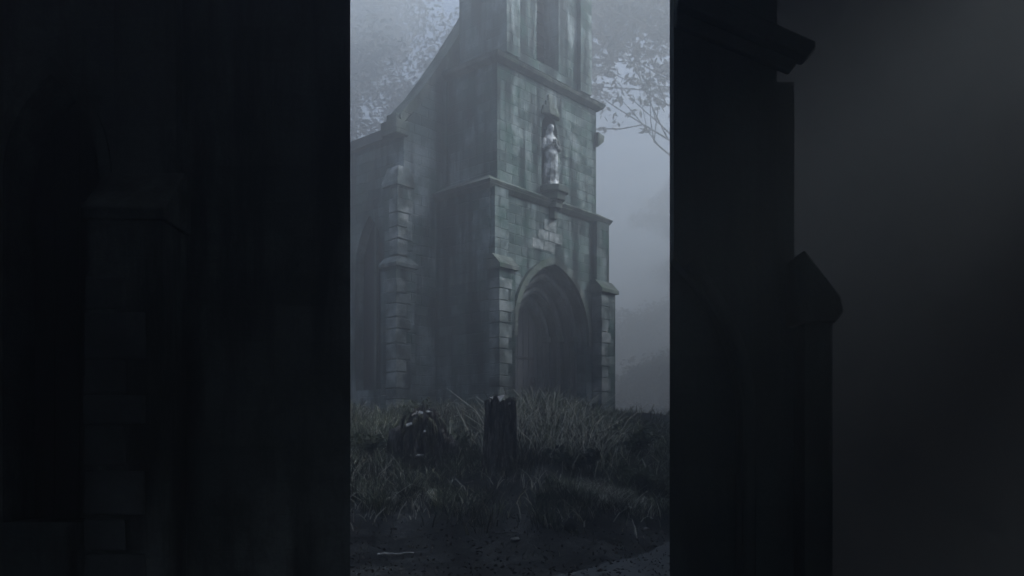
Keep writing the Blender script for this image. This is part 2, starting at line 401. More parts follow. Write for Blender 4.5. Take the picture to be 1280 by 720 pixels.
# nave: west wall, gable, side wall with pointed window, roof
EV = 7.67; NX0, NX1 = -1.18, 6.38; NM = 2.6; RDG = EV + (NM - NX0) * 1.5
GAB = [(NM + (NX1 - NM) * (1 - t), EV + (RDG - EV) * (t * .80 + .20 * t * t) if t < 1 else RDG) for t in (0, .12, .25, .4, .6, .8, 1)]
bm = bmesh.new()
add_prism(bm, [(NX0, -1), (NX1, -1)] + GAB + [(2 * NM - x, z) for x, z in GAB[:-1][::-1]], 'y', 2.0, 2.45)
obj('west_gable', bm, CH, ch)
nw = bmesh.new()
wins = [arch(y, 0.62, 0.7, 4.1, 1.4, 10) for y in (3.42, 6.6, 9.8)]
add_plate(nw, rect(2.45, 12.5, -1, EV), wins, 0, 0.45)
for v in nw.verts: v.co = Vector((NX0 + v.co.y, v.co.x, v.co.z))
obj('nave_wall', nw, CH, ch)
bm = bmesh.new(); add_box(bm, NX1 - 0.45, NX1, 2.45, 12.5, -1, EV); add_prism(bm, [(NX0, -1), (NX1, -1), (NX1, EV), (NM, EV + .5), (NX0, EV)], 'y', 12.5, 12.9)
obj('rear_wall', bm, CH, ch)
bm = bmesh.new(); add_prism(bm, [(NX0 - .16, EV - .28), (NX0 - .12, EV + .0), (NX0 + .2, EV + .14), (NX0 + .5, EV + .0), (NX0 + .5, EV - .002), (NX0 - .003, EV - .002), (NX0 - .003, EV - .28)], 'y', 2.56, 12.95)
obj('parapet', bm, M['slate'], ch)
for y in (3.42, 6.6, 9.8):
    bm = bmesh.new(); add_plate(bm, arch(y, 0.66, 0.66, 4.1, 1.46, 10), [], 0, 0.04)
    for v in bm.verts: v.co = Vector((NX0 + 0.3 + v.co.y, v.co.x, v.co.z))
    wn = obj('window', bm, M['lead_glass'], ch)
    bm = bmesh.new(); add_box(bm, NX0 + 0.2, NX0 + 0.298, y - 0.05, y + 0.05, 0.7, 5.3)
    obj('mullion', bm, TR, wn)
bm = bmesh.new()
add_prism(bm, [(NX0 + .42, EV - .55), (NX1 - .42, EV - .55), (NX1 - .42, EV - .42), (NM, EV + .25), (NX0 + .42, EV - .42)], 'y', 2.46, 12.49)
obj('nave_roof', bm, M['slate'], ch)
bm = bmesh.new()
for sx, xe in ((-1, NX0), (1, NX1)):
    g = [(NM + sx * (x - NM), z) for x, z in GAB]; g[0] = (g[0][0] + sx * .16, g[0][1] - .12)
    add_prism(bm, [(x, z + .02) for x, z in g] + [(x, z + .36) for x, z in g[::-1]], 'y', 1.93, 2.5)
cp = obj('gable_coping', bm, TR, ch)
bm = bmesh.new(); add_box(bm, NX0 - 0.34, NX0 + 0.1, 1.9, 2.55, EV - 0.32, EV + 0.06); add_box(bm, NX0 - 0.27, NX0 - 0.05, 2.0, 2.4, EV + .06, EV + .25)
obj('kneeler', bm, TR, cp, bevel=0.03)
# clasping buttress on the nave corner
bm = bmesh.new()
add_box(bm, -1.60, -0.93, 1.82, 2.42, -1, 3.85); add_box(bm, -1.50, -1.0, 1.88, 2.40, 3.8, 6.0)
bt = obj('buttress', bm, CH, ch)
for z, o, p in ((3.84, 0.06, 0.0), (5.98, 0.05, 0.09)):
    bm = bmesh.new(); a = [(-1.60 + p - o, 1.82 + p * .6 - o), (-0.93 - p * .7 + o, 1.82 + p * .6 - o), (-0.93 - p * .7 + o, 2.46), (-1.60 + p - o, 2.46)]
    t = [(-1.38, 1.97), (-1.0, 1.97), (-1.0, 2.43), (-1.38, 2.43)] if z > 5 else [(-1.5, 1.88), (-1.0, 1.88), (-1.0, 2.41), (-1.5, 2.41)]
    h = 0.55 if z > 5 else 0.28
    V0 = [bm.verts.new((x, y, z)) for x, y in a]; V1 = [bm.verts.new((x, y, z + 0.09)) for x, y in a]; V2 = [bm.verts.new((x, y, z + h)) for x, y in t]
    for A, B in ((V0, V1), (V1, V2)):
        for k in range(4): bm.faces.new((A[k], A[(k + 1) % 4], B[(k + 1) % 4], B[k]))
    bm.faces.new(V0[::-1]); bm.faces.new(V2)
    obj('weathering', bm, M['quoin'], bt)
bm = bmesh.new(); z = 0.0; i = 0
while z < 5.6:
    h = random.uniform(0.26, 0.46); w = 0.36 if i % 2 else 0.52; e = 0.0 if z + h < 3.8 else 0.1
    if z > 3.8 and z < 4.15:
        z = 4.15; obj('quoin', bm, M['quoin'], bt, bevel=0.02); bm = bmesh.new()
    if z + h > 3.82 and z < 3.82: h = 3.82 - z + 0.02
    add_box(bm, -1.63 + e, -1.63 + e + w, 1.79 + e * .6, 2.2, z, z + h - 0.025, 0.01); z += h; i += 1
obj('quoin', bm, M['quoin'], bt, bevel=0.02)

# ------------------------------------------------------------------ statue in the niche (its own thing)
def make_statue():
    bm = bmesh.new()
    # robed body as stacked ellipses: (z, half width, half depth, x, y)
    rings = [(0.0, .25, .19, 0, 0), (.12, .24, .18, 0, 0), (.45, .215, .165, .01, 0), (.8, .20, .15, .015, -.01), (1.0, .195, .14, .01, 0), (1.15, .215, .145, 0, .01),
             (1.3, .235, .14, 0, .01), (1.40, .20, .12, 0, .01), (1.46, .10, .09, 0, 0), (1.5, .062, .066, 0, -.01), (1.56, .06, .066, 0, -.015)]
    seg = 28; R_ = []
    for z, a, d, x, y in rings:
        f = max(0.0, 1 - z / 1.1)
        R_.append([bm.verts.new((x + a * math.cos(t) * (1 + .07 * f * math.sin(9 * t + 1)), y + d * math.sin(t) * (1 + .07 * f * math.sin(9 * t + 1)), z)) for t in np.linspace(0, 2 * math.pi, seg, endpoint=False)])
    for A, B in zip(R_, R_[1:]):
        for k in range(seg): bm.faces.new((A[k], A[(k + 1) % seg], B[(k + 1) % seg], B[k]))
    bm.faces.new(R_[0][::-1]); bm.faces.new(R_[-1])
    add_blob(bm, (0, -.03, 1.655), (.082, .098, .118), 3, 0.02)      # head
    add_blob(bm, (0, -.128, 1.645), (.016, .026, .03), 2, 0)          # nose
    add_blob(bm, (0, -.105, 1.598), (.03, .016, .01), 2, 0)           # mouth
    for s in (-1, 1):
        add_blob(bm, (s * .033, -.118, 1.672), (.014, .012, .01), 2, 0)  # eyes
        add_blob(bm, (s * .083, -.02, 1.655), (.014, .024, .033), 2, 0)  # ears
        sh, el, wr = Vector((s * .2, .0, 1.33)), Vector((s * .255, -.05, 1.07)), Vector((s * .055, -.20, 1.16))
        add_tube(bm, [sh, el], [.075, .062], 12); add_blob(bm, el, (.066, .066, .066), 2, 0)
        add_tube(bm, [el, wr], [.064, .042], 12)
        palm = wr + Vector((-s * .025, -.02, .045)); add_blob(bm, palm, (.022, .034, .05), 2, 0)
        for k in range(4):
            b0 = palm + Vector((0, -.03 + .02 * k, .03)); L = (.055, .065, .07, .06)[k]
            add_tube(bm, [b0, b0 + Vector((-s * .004, -.004, L * .6)), b0 + Vector((-s * .014, -.006, L))], [.0105, .010, .008], 8)
        add_tube(bm, [palm + Vector((0, .02, -.01)), palm + Vector((-s * .01, .05, .02)), palm + Vector((-s * .012, .052, .05))], [.012, .011, .009], 8)
    # veil over the head falling to the shoulders
    add_blob(bm, (0, .012, 1.67), (.102, .100, .125), 3, 0.03)
    add_tube(bm, [(0, .06, 1.62), (0, .10, 1.4), (0, .12, 1.0)], [.10, .15, .13], 14)
    add_box(bm, -.26, .26, -.2, .2, -.08, .02)
    o = obj('statue', bm, M['statue'])
    rm = o.modifiers.new('remesh', 'REMESH'); rm.mode = 'VOXEL'; rm.voxel_size = 0.011; rm.use_smooth_shade = True
    return o
st = make_statue()
Mc = Matrix.Translation((-0.58, 22.0, 2.5)) @ Matrix.Rotation(math.atan2(0.75, 0.66), 4, 'Z')
st.matrix_world = Mc @ Matrix.Translation((PX + .05, 0.10, 6.50)) @ Matrix.Rotation(R(-22), 4, 'Z')
tag(st, 'pale stone statue of a robed figure standing in the niche above the doorway', 'statue')

# ------------------------------------------------------------------ added near walls, dark stand-ins for the blurred side bands
D = 8.0
# left: added dark wall with narrow pointed opening and stepped buttress
lw = empty('added_stone_wall', (-4.5, D, 0)); lx = -4.5
tag(lw, 'added black stone wall with a stepped buttress and narrow pointed recess beside the opening', 'wall')
def loc(bm, dx, dy=0.0):
    for v in bm.verts: v.co.x -= dx; v.co.y -= dy
    return bm
bm = bmesh.new()
add_plate(bm, [(-11, -.5), (-1.70, -.5), (-1.70, 7.4), (-11, 7.4)], [arch(-4.33, 0.45, 0.9, 4.15, 0.95, 12), arch(-7.6, 0.45, 0.9, 4.15, 0.95, 12)], D, D + 0.8)
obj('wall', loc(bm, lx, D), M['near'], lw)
bm = bmesh.new(); add_prism(bm, [(-1.90, D - 0.004), (-1.5245, D - 0.004), (-1.74, D + 0.804), (-1.90, D + 0.804)], 'z', -.5, 7.402)
obj('jamb', loc(bm, lx, D), M['near'], lw)
for ax in (-4.33, -7.6):
    bm = bmesh.new()
    for i in range(4): add_box(bm, ax - 0.5 + i * 0.25, ax - 0.255 + i * 0.25, D + 0.5, D + 0.56, 0.8, 5.2)
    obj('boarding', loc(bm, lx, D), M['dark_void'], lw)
    bm = bmesh.new(); o_ = arch(ax, 0.56, 0.9, 4.15, 1.13, 12); i_ = arch(ax, 0.452, 0.9, 4.15, 0.954, 12)
    add_plate(bm, o_ + i_[::-1], [], D - 0.04, D + 0.004); obj('arch_surround', loc(bm, lx, D), M['near'], lw)
for bx in (-3.40, -6.5):
    bm = bmesh.new()
    add_box(bm, bx - .33, bx + .33, D - 0.55, D + .003, -.5, 3.62); add_box(bm, bx - .29, bx + .29, D - 0.14, D + .003, 3.6, 7.0)
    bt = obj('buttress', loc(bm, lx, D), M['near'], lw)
    bm = bmesh.new()
    add_prism(bm, [(D - .60, 3.60), (D - .60, 3.70), (D - .145, 4.15), (D + .01, 4.15), (D + .01, 3.60)], 'x', bx - .37, bx + .37)
    obj('weathering', loc(bm, lx, D), M['near'], bt, bevel=.015)
    bm = bmesh.new(); z = -.3; i = 0
    while z < 3.1:
        h = random.uniform(.26, .44); w = .36 if i % 2 else .54
        if z + h > 3.3: h = 3.3 - z
        add_box(bm, bx - .355, bx - .355 + w, D - .575, D - .02, z, z + h - .03, .012); z += h; i += 1
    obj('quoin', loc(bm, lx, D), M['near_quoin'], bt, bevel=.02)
bm = bmesh.new(); add_prism(bm, [(D - .12, 7.4), (D - .12, 7.52), (D + .4, 7.8), (D + .92, 7.52), (D + .92, 7.4)], 'x', -11, -1.56)
obj('coping', loc(bm, lx, D), M['near_quoin'], lw)

# right: added greenish pier with raking moulding, stepped edge and blind arch
rw = empty('added_stone_pier', (2.2, D, 0)); rx = 2.2
tag(rw, 'added dark stone pier with a sloping moulding and stepped buttress on the right of the opening', 'pier')
bm = bmesh.new()
add_prism(bm, [(1.5245, D + .2), (2.55, D + .2), (2.55, D + 1.1), (1.82, D + 1.1)], 'z', -.5, 8.0)
for v in bm.verts: v.co.x += 0.0
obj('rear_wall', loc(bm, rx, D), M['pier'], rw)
X0 = 1.487   # keeps the front leaf's edge in line with the rear one
bm = bmesh.new()
A = arch(X0 + 0.02, 0.66, -.5, 1.85, 1.55, 12); half = [p for p in A if p[0] > X0 + .05]
add_plate(bm, [(X0 + .04, 3.39)] + half + [(2.50, -.5), (2.50, 8.0), (X0 + .04, 8.0)], [], D, D + .197)
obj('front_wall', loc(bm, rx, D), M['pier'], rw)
bm = bmesh.new(); add_tube(bm, [(x + .07, D - .01, z + .05) for x, z in half], .06, 8); obj('arch_moulding', loc(bm, rx, D), M['pier'], rw, True)
bm = bmesh.new()   # raking moulding falling to the right, with a stop at its end
def rake(x): return 5.86 - (x - 1.53) * 0.42
add_prism(bm, [(1.53, rake(1.53) - .16), (2.72, rake(2.72) - .16), (2.80, rake(2.8) - .05), (2.80, rake(2.8) + .02), (1.53, rake(1.53) + .05)], 'y', D - .2, D + .003)
add_prism(bm, [(1.53, rake(1.53) - .30), (2.6, rake(2.6) - .30), (2.68, rake(2.68) - .163), (1.53, rake(1.53) - .163)], 'y', D - .09, D + .003)
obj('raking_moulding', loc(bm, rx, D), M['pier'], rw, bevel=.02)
bm = bmesh.new()
add_box(bm, 2.497, 2.68, D + .05, D + .9, -.5, rake(2.68) - .3); add_box(bm, 2.677, 2.93, D - .25, D + .8, -.5, 2.75)
bt = obj('buttress', loc(bm, rx, D), M['pier'], rw)
bm = bmesh.new(); add_prism(bm, [(2.60, 3.35), (2.66, 3.4), (2.99, 2.98), (3.02, 2.84), (2.94, 2.74), (2.60, 2.74)], 'y', D - .31, D + .84)
obj('weathering', loc(bm, rx, D), M['pier'], bt, bevel=.02)
bm = bmesh.new(); add_box(bm, 1.5, 2.62, D - .08, D + 1.15, 8.0, 8.14); obj('coping', loc(bm, rx, D), M['pier'], rw)

# far right: added plain roughcast building, fills the dark side behind the pier
rb = empty('added_roughcast_building', (7, 10.6, 0))
tag(rb, 'added tall plain grey roughcast building behind the pier at the far right', 'building')
bm = bmesh.new(); add_prism(bm, [(3.12, 10.6), (13, 10.6), (13, 17), (4.6, 17)], 'z', -.5, 9.0)
obj('wall', loc(bm, 7, 10.6), M['render'], rb)
bm = bmesh.new(); add_prism(bm, [(10.3, 8.95), (10.3, 9.1), (13.8, 12.0), (17.3, 9.1), (17.3, 8.95)], 'x', 3.3, 13.3)
obj('roof', loc(bm, 7, 10.6), M['slate'], rb)

# ------------------------------------------------------------------ trees
def leaf_cloud(centres, radii, per, size, flat=0.6):
    """one leaf = one bent quad; returns verts, faces"""
    cs = np.repeat(np.array(centres), per, 0); rr = np.repeat(np.array(radii), per, 0)
    n = len(cs)
    d = rng.normal(size=(n, 3)); d /= np.linalg.norm(d, axis=1)[:, None]
    p = cs + d * (rng.random((n, 1)) ** 0.5) * rr[:, None] * np.array([1, 1, flat])
    u = rng.normal(size=(n, 3)); u[:, 2] *= 0.6; u /= np.linalg.norm(u, axis=1)[:, None]
    w = np.cross(u, rng.normal(size=(n, 3))); w /= np.linalg.norm(w, axis=1)[:, None]
    s = size * rng.uniform(0.6, 1.3, (n, 1))
    v = np.stack([p - u * s, p + w * s * 0.45, p + u * s, p - w * s * 0.45], 1).reshape(-1, 3)
    f = np.arange(4 * n).reshape(-1, 4)
    return v.tolist(), f.tolist()

PRUNE = None
def grow(bm, p, d, L, r, depth, tips, spread=0.55, up=0.1):
    pts = [p]; rad = [r]; n = 4; q = Vector(p); dd = Vector(d).normalized()
    for i in range(n):
        dd = (dd + Vector((random.uniform(-1, 1), random.uniform(-1, 1), random.uniform(-.6, .8))) * 0.16 + Vector((0, 0, up * .3))).normalized()
        q = q + dd * (L / n); pts.append(q.copy()); rad.append(r * (1 - 0.45 * (i + 1) / n))
    if PRUNE is not None and any(in_view(x + PRUNE) for x in pts): return
    add_tube(bm, pts, rad, 7 if depth > 1 else 5, True)
    if 1 <= depth <= 3: tips += [q.copy(), pts[2].copy(), pts[3].copy()]
    if depth == 0: tips.append(q.copy()); tips.append(pts[2]); return
    k = 3 if depth > 1 else 4
    for i in range(k):
        a = random.uniform(0, 6.28); side = dd.orthogonal().normalized(); side.rotate(Matrix.Rotation(a + i * 6.28 / k, 3, dd))
        nd = (dd * (1 - spread) + side * spread + Vector((0, 0, up))).normalized()
        st_ = pts[-1] if i < 2 else pts[random.choice((2, 3))]
        grow(bm, st_, nd, L * random.uniform(.6, .8), r * .52, depth - 1, tips, spread, up)

def in_view(p):
    return p[1] > 0.5 and abs(p[0]) < .62 * p[1] + 2.6 and p[2] < 1.6 + .535 * p[1] + 3.0
def tree(name, label, loc_, trunk_h, r, L, depth, clump, per, leaf, mat, dirs, spread=.55, up=.1, group=None, prune=False):
    z0 = ground_z(loc_[0], loc_[1]) - 0.15
    t = empty(name, (loc_[0], loc_[1], z0)); tag(t, label, 'tree', group)
    global PRUNE; PRUNE = Vector((loc_[0], loc_[1], z0)) if prune else None   # added shade trees lose boughs that would enter the view
    bm = bmesh.new(); tips = []
    add_tube(bm, [(0, 0, 0), (0.05, 0, .5), (.1, .05, trunk_h * .5), (0, .1, trunk_h), (0.05, .1, trunk_h * 1.35)], [r * 1.5, r * 1.1, r, r * .85, r * .5], 12)
    for d in dirs:
        grow(bm, Vector((0, .1, trunk_h * random.uniform(.8, 1.3))), Vector(d), L, r * .5, depth, tips, spread, up)
    obj('trunk', bm, M['bark'], t, True)
    v, f = leaf_cloud([list(p) for p in tips], [clump * random.uniform(.6, 1.3) for _ in tips], per, leaf)
    raw('crown', v, f, mat, t)
    return t
tree('deciduous_tree', 'bare branched tree with loose hanging leaves right of the tower top', (12.5, 46), 15.0, .15, 6.2, 4, .6, 9, .21, M['leaf'],
     [(-1, -.1, .35), (-1, .3, .7), (-.8, -.5, .5), (-.5, .2, 1), (.8, .3, .8), (.9, -.4, .4), (0, -1, .6), (.2, .9, .7), (-1, -.3, .5), (-.9, .5, .8), (-1, 0, .35)], .5, .12)
tree('deciduous_tree', 'large leafy tree behind the left end of the church roof', (-15, 58), 11.5, .5, 8.0, 3, 1.7, 75, .2, M['leaf'],
     [(1, -.1, .5), (.8, .4, .9), (.2, -1, .7), (-1, .2, .6), (-.6, -.6, .9), (0, .3, 1.2), (1, .1, .15), (.9, -.4, .8)], .52, .1)
tree('deciduous_tree', 'dense rounded tree fading in the fog low at the right edge', (33.5, 92), 16.0, .6, 9.0, 3, 1.9, 160, .22, M['yew'],
     [(-1, -.1, .5), (-.8, .4, .9), (.2, -1, .7), (1, .2, .6), (.6, -.6, .9), (0, .3, 1.2), (-.9, -.5, .15)], .52, .08)

ALL = [(1, 0, .3), (-1, 0, .3), (0, 1, .3), (0, -1, .3), (.7, .7, .4), (-.7, .7, .4), (.7, -.7, .4), (-.7, -.7, .4), (0, 0, 1)]
for (lab, x, y, th, L_) in (('unseen broad yew added behind on the left for shade', -6.0, -1.5, 7.6, 5.0), ('unseen broad yew added behind on the right for shade', 7.0, -1.5, 7.4, 5.2),
                           ('unseen tall yew added for shade right of the roughcast building', 15.5, 0.0, 5.5, 4.6), ('unseen tall yew added for shade left of the dark wall', -13.5, 6.0, 5.5, 4.6)):
    tree('shade_yew', lab, (x, y), th, .5, L_, 3, 1.5, 60, .4, M['yew'], ALL, .5, .05, None, True)  # added out of view to shade the near walls and fog
for (lab, x, y, th, L_) in (('tall dark yew added to shade the church base, behind the roughcast building', 15.0, 21.0, 4.2, 3.9), ('second tall yew added for shade right of the church', 22.0, 28.0, 4.2, 4.0)):
    tree('shade_yew', lab, (x, y), th, .5, L_, 3, 1.5, 60, .3, M['yew'], ALL, .5, .05)  # added to keep sun off the church base and low fog
def thicket(lab, x, y, w_, d_, h, n, leaf, cl):  # added backdrop bushes that darken the low fog
    z0 = ground_z(x, y); t = empty('thicket', (x, y, z0)); tag(t, lab, 'bush')
    cs, rs = [], []; bm = bmesh.new()
    for k in range(n):
        a = random.uniform(-1, 1); c = random.uniform(-1, 1); top = h * (1 - .35 * a * a) * random.uniform(.75, 1.05)
        p = (a * w_, c * d_, max(.3, top * random.random() ** .6)); cs.append(p); rs.append(cl * random.uniform(.6, 1.2))
        if k % 6 == 0: add_tube(bm, [(p[0] * .04, p[1] * .04, -.1), (p[0] * .6, p[1] * .6, p[2] * .5), p], [.07, .05, .02], 5)
    obj('stem', bm, M['bark'], t, True)
    v, f = leaf_cloud(cs, rs, 45, leaf, .8); raw('leaves', v, f, M['yew'], t)
thicket('taller added thicket fading in the fog right of the church buttress', 12.0, 52, 6.0, 2, 5.0, 500, .17, 1.0)
thicket('tallest added faded thicket deep in the fog right of the church', 17, 72, 11.0, 3, 12.0, 1500, .24, 1.7)
# ring of far-off wood added to darken the horizon: reads as one mass
cs, rs = [], []
for k in range(420):
    a = random.uniform(0, 6.283); d = random.uniform(85, 120)
    cs.append((d * math.sin(a), 20 + d * math.cos(a), 2.5 + random.uniform(0, 9))); rs.append(random.uniform(2.5, 5))
v, f = leaf_cloud(cs, rs, 45, 1.1)
tag(raw('backdrop_woodland', v, f, M['yew']), 'added far-off wood darkening the foggy horizon', None, None, 'stuff')

# ------------------------------------------------------------------ stumps, sticks, stones, plants
def stump_mesh(h, r, teeth, seed, seg=96, lean=(0, 0), flare=.5, dome=0.0):
    bm = bmesh.new(); rings = []; N = 40
    for j in range(N + 1):
        t = j / N; row = []
        for k in range(seg):
            a = 2 * math.pi * k / seg; ca, sa = math.cos(a), math.sin(a)
            n1 = noise.noise(Vector((ca * 1.4 + seed, sa * 1.4, t * 1.1))); n2 = noise.noise(Vector((ca * 4 + seed, sa * 4, t * 2.2)))
            n3 = noise.noise(Vector((ca * 9 + seed, sa * 9, t * 3.0))); n4 = noise.noise(Vector((ca * 22, sa * 22 + seed, t * 14)))
            rr = r * (1 + flare * (1 - t) ** 3 * (1 + .8 * n1) + .26 * n1 + .18 * n2 + .13 * n3 + .06 * n4)
            rr *= 1 - dome * max(0.0, (t - .55) / .45) ** 2
            top = h * (1 + teeth * (noise.noise(Vector((ca * 2.3 + seed, sa * 2.3, 7))) + .7 * noise.noise(Vector((ca * 8 + seed, sa * 8, 2)))))
            row.append(bm.verts.new((rr * ca + lean[0] * t, rr * sa + lean[1] * t, -.25 + t * (top + .25))))
        rings.append(row)
    # hollow rotten top
    for f_, dz in ((.74, .01), (.55, -.10), (.2, -.2)):
        row = []
        for k in range(seg):
            v = rings[N][k].co; row.append(bm.verts.new((lean[0] + (v.x - lean[0]) * f_, lean[1] + (v.y - lean[1]) * f_, v.z * (1 if f_ > .6 else .9) + dz)))
        rings.append(row)
    for A, B in zip(rings, rings[1:]):
        for k in range(seg): bm.faces.new((A[k], A[(k + 1) % seg], B[(k + 1) % seg], B[k]))
    bm.faces.new(rings[-1]); return bm

def at(x, y): return (x, y, ground_z(x, y))
S1 = at(-1.70, 16.3)
s1 = empty('tree_stump', S1); tag(s1, 'squat broken tree stump hung with dead moss and pale splintered top', 'tree stump')
obj('trunk', stump_mesh(1.0, .44, .20, 3.0, flare=.35, dome=.55), M['dead_wood'], s1, True)
def sliver(parent, pts, y0, z0):
    bm = bmesh.new(); add_prism(bm, pts, 'z', 0, .03)
    for v in bm.verts:
        t, u = v.co.y, v.co.z; v.co.y = y0 + t * .75 - u * .6; v.co.z = z0 + t * .65 + u * .75
    obj('splinter', bm, M['pale_wood'], parent, bevel=.006)
sliver(s1, [(-.20, .0), (-.10, .05), (-.02, .02), (.06, .08), (.20, .10), (.10, .15), (.02, .12), (-.08, .15), (-.13, .09)], -.30, .88)
sliver(s1, [(-.27, -.06), (-.20, .0), (-.12, .03), (-.10, .10), (-.20, .07), (-.29, .02)], -.40, .70)
sliver(s1, [(.02, .0), (.10, .03), (.07, .14), (.03, .10)], -.42, .55)
sliver(s1, [(-.12, .0), (-.02, .02), (.06, .06), (-.05, .08)], -.52, .10)
bm = bmesh.new()
for k in range(60):
    a = random.uniform(3.3, 6.2); z = random.uniform(.45, .92); L = random.uniform(.15, .4)
    x, y = .40 * math.cos(a), .40 * math.sin(a)
    add_tube(bm, [(x * .9, y * .9, z), (x * 1.05, y * 1.05, z - L * .4), (x * 1.1, y * 1.1, z - L)], [.035, .03, .008], 5)
obj('hanging_moss', bm, M['moss'], s1, True)
bm = bmesh.new(); add_blob(bm, (-.48, -.05, .34), (.22, .22, .36), 3, .35, 2.2, 4); obj('burl', bm, M['dead_wood'], s1, True)
bm = bmesh.new(); add_blob(bm, (.46, -.05, .2), (.26, .24, .3), 3, .35, 2.2, 9)
obj('burl', bm, M['dead_wood'], s1, True)
S2 = at(-.22, 16.0)
s2 = empty('tree_stump', S2); tag(s2, 'upright dark post-like tree stump with a jagged hollow top and one white chip', 'tree stump')
obj('trunk', stump_mesh(1.26, .285, .10, 11.0, flare=.22), M['dead_wood'], s2, True)
sliver(s2, [(-.22, .12), (-.06, .02), (-.02, -.05), (.06, .12), (.09, .2), (-.05, .15)], -.26, 1.22)
sliver(s2, [(.10, .0), (.20, .03), (.17, .12), (.11, .10)], -.24, 1.16)

bm = bmesh.new(); add_blob(bm, (0, 0, .07), (.10, .09, .115), 3, .35, 1.8, 2)
o = obj('stone', bm, M['dark_pebble'], None, True); o.location = at(.93, 13.4); tag(o, 'small black upright stone on the bare earth at the bottom of the bank', 'stone')
for (x, y, r_, lab) in ((.64, 14.2, .055, 'small pale pebble below the dry grass clump'), (.05, 12.85, .06, 'pale pebble half sunk in the earth beyond the stick'), (-.62, 14.5, .07, 'pale pebble on the bank below the squat stump'), (2.2, 13.9, .05, 'pale pebble on the earth near the pale track')):
    bm = bmesh.new(); add_blob(bm, (0, 0, .012), (r_ * 1.3, r_, r_ * .6), 2, .35, 2, x)
    o = obj('pebble', bm, M['pebble'], None, True); o.location = at(x, y); tag(o, lab, 'pebble', 'pebbles on the bare earth')
def stick(pts, r_, mat, lab, nm='stick', cat='stick'):
    q = [Vector(p) for p in pts]; pts = []
    for A_, B_ in zip(q, q[1:]):
        for k in range(5): pts.append(A_.lerp(B_, k / 5) + Vector((random.gauss(0, .012), random.gauss(0, .03), random.gauss(0, .008))))
    pts.append(q[-1])
    p0 = Vector(pts[0]); bm = bmesh.new(); add_tube(bm, [Vector(p) - p0 for p in pts], [r_ * (1 - .5 * i / len(pts)) for i in range(len(pts))], 7)
    o = obj(nm, bm, mat, None, True); o.location = p0; tag(o, lab, cat)
def gp(x, y, h): return (x, y, ground_z(x, y) + h)
M['grey_wood'] = noisy_mat('weathered_wood', [(0.4, (0.03, 0.03, 0.03)), (0.6, (0.20, 0.19, 0.18))], 4, 6, 0.9, 30, 0.5, 0.01)
stick([gp(-1.9, 12.0, .03), gp(-1.65, 12.0, .045), gp(-1.4, 12.06, .04)], .022, M['pale_wood'], 'bleached stick lying on the dark earth at the lower left')
stick([gp(-.25, 13.0, .02), gp(-.0, 13.05, .03), gp(.2, 13.02, .03)], .012, M['grey_wood'], 'thin grey twig lying flat on the bare earth in the middle')
stick([gp(-1.35, 14.6, .04), gp(-1.05, 14.9, .09), gp(-.7, 15.2, .10)], .022, M['grey_wood'], 'grey fallen branch lying up the bank below the squat stump', 'fallen_branch', 'branch')

def weed(name, lab, x, y, h, n, spread, leaf, mat):
    z0 = ground_z(x, y); t = empty(name, (x, y, z0)); tag(t, lab, 'plant')
    bm = bmesh.new(); tips = []
    for k in range(n):
        a = random.uniform(0, 6.28); s = spread * random.uniform(.4, 1); hh = h * random.uniform(.6, 1)
        P = [Vector((0.03 * math.cos(a), .03 * math.sin(a), 0)), Vector((s * .35 * math.cos(a), s * .35 * math.sin(a), hh * .5)), Vector((s * math.cos(a), s * math.sin(a), hh))]
        add_tube(bm, P, [.008, .006, .003], 5)
        for i in range(6): tips.append(list(P[1].lerp(P[2], i / 5)))
    obj('stem', bm, M['moss'], t, True)
    v, f = leaf_cloud(tips, [leaf * 1.6] * len(tips), 4, leaf, .8); raw('leaves', v, f, mat, t)
weed('weed', 'tall small-leaved weed rising behind the squat stump', -1.95, 17.4, 1.05, 7, .35, .05, M['weed'])
weed('weed', 'low leafy weed at the right side of the squat stump', -1.05, 16.5, .6, 9, .35, .055, M['weed'])
weed('bramble', 'dark low bramble on the bank at the right edge', 2.35, 17.2, .75, 16, .75, .075, M['weed'])
weed('bramble', 'broad leafed bramble patch in front of the right edge of the bank', 2.75, 15.9, .55, 16, .7, .085, M['weed'])
weed('bramble', 'dark bramble in the shade between the tall grass and dry clump', 1.15, 16.1, .45, 14, .6, .07, M['yew'])
weed('bramble', 'low bramble at the left edge beside the stump', -2.75, 16.2, .5, 14, .5, .07, M['weed'])

# grass: thousands of blades, one stuff object
def blades(px_, py_, h, w, lean):
    n = len(px_); z = np.array([ground_z(a, b_) for a, b_ in zip(px_, py_)]) - .02
    a = rng.uniform(0, 2 * np.pi, n); la = rng.uniform(0, 2 * np.pi, n)
    side = np.stack([np.cos(a), np.sin(a), np.zeros(n)], 1); ld = np.stack([np.cos(la), np.sin(la), np.zeros(n)], 1)
    base = np.stack([px_, py_, z], 1); up = np.array([0, 0, 1.0])
    L = (lean * rng.uniform(.2, 1.3, n))[:, None]; H = h[:, None]; W = w[:, None]
    m1 = base + up * H * .45 + ld * L * H * .2; m2 = base + up * H * .8 + ld * L * H * .55; tp = base + up * H * (1 - .25 * L) + ld * L * H
    v = np.stack([base - side * W, base + side * W, m1 - side * W * .9, m1 + side * W * .9, m2 - side * W * .6, m2 + side * W * .6, tp], 1)
    k = np.arange(n)[:, None] * 7
    f4 = np.concatenate([k + [0, 1, 3, 2], k + [2, 3, 5, 4]]); f3 = k + [4, 5, 6]
    return v.reshape(-1, 3), f4, f3
VV, F4, F3 = [], [], []; off = 0
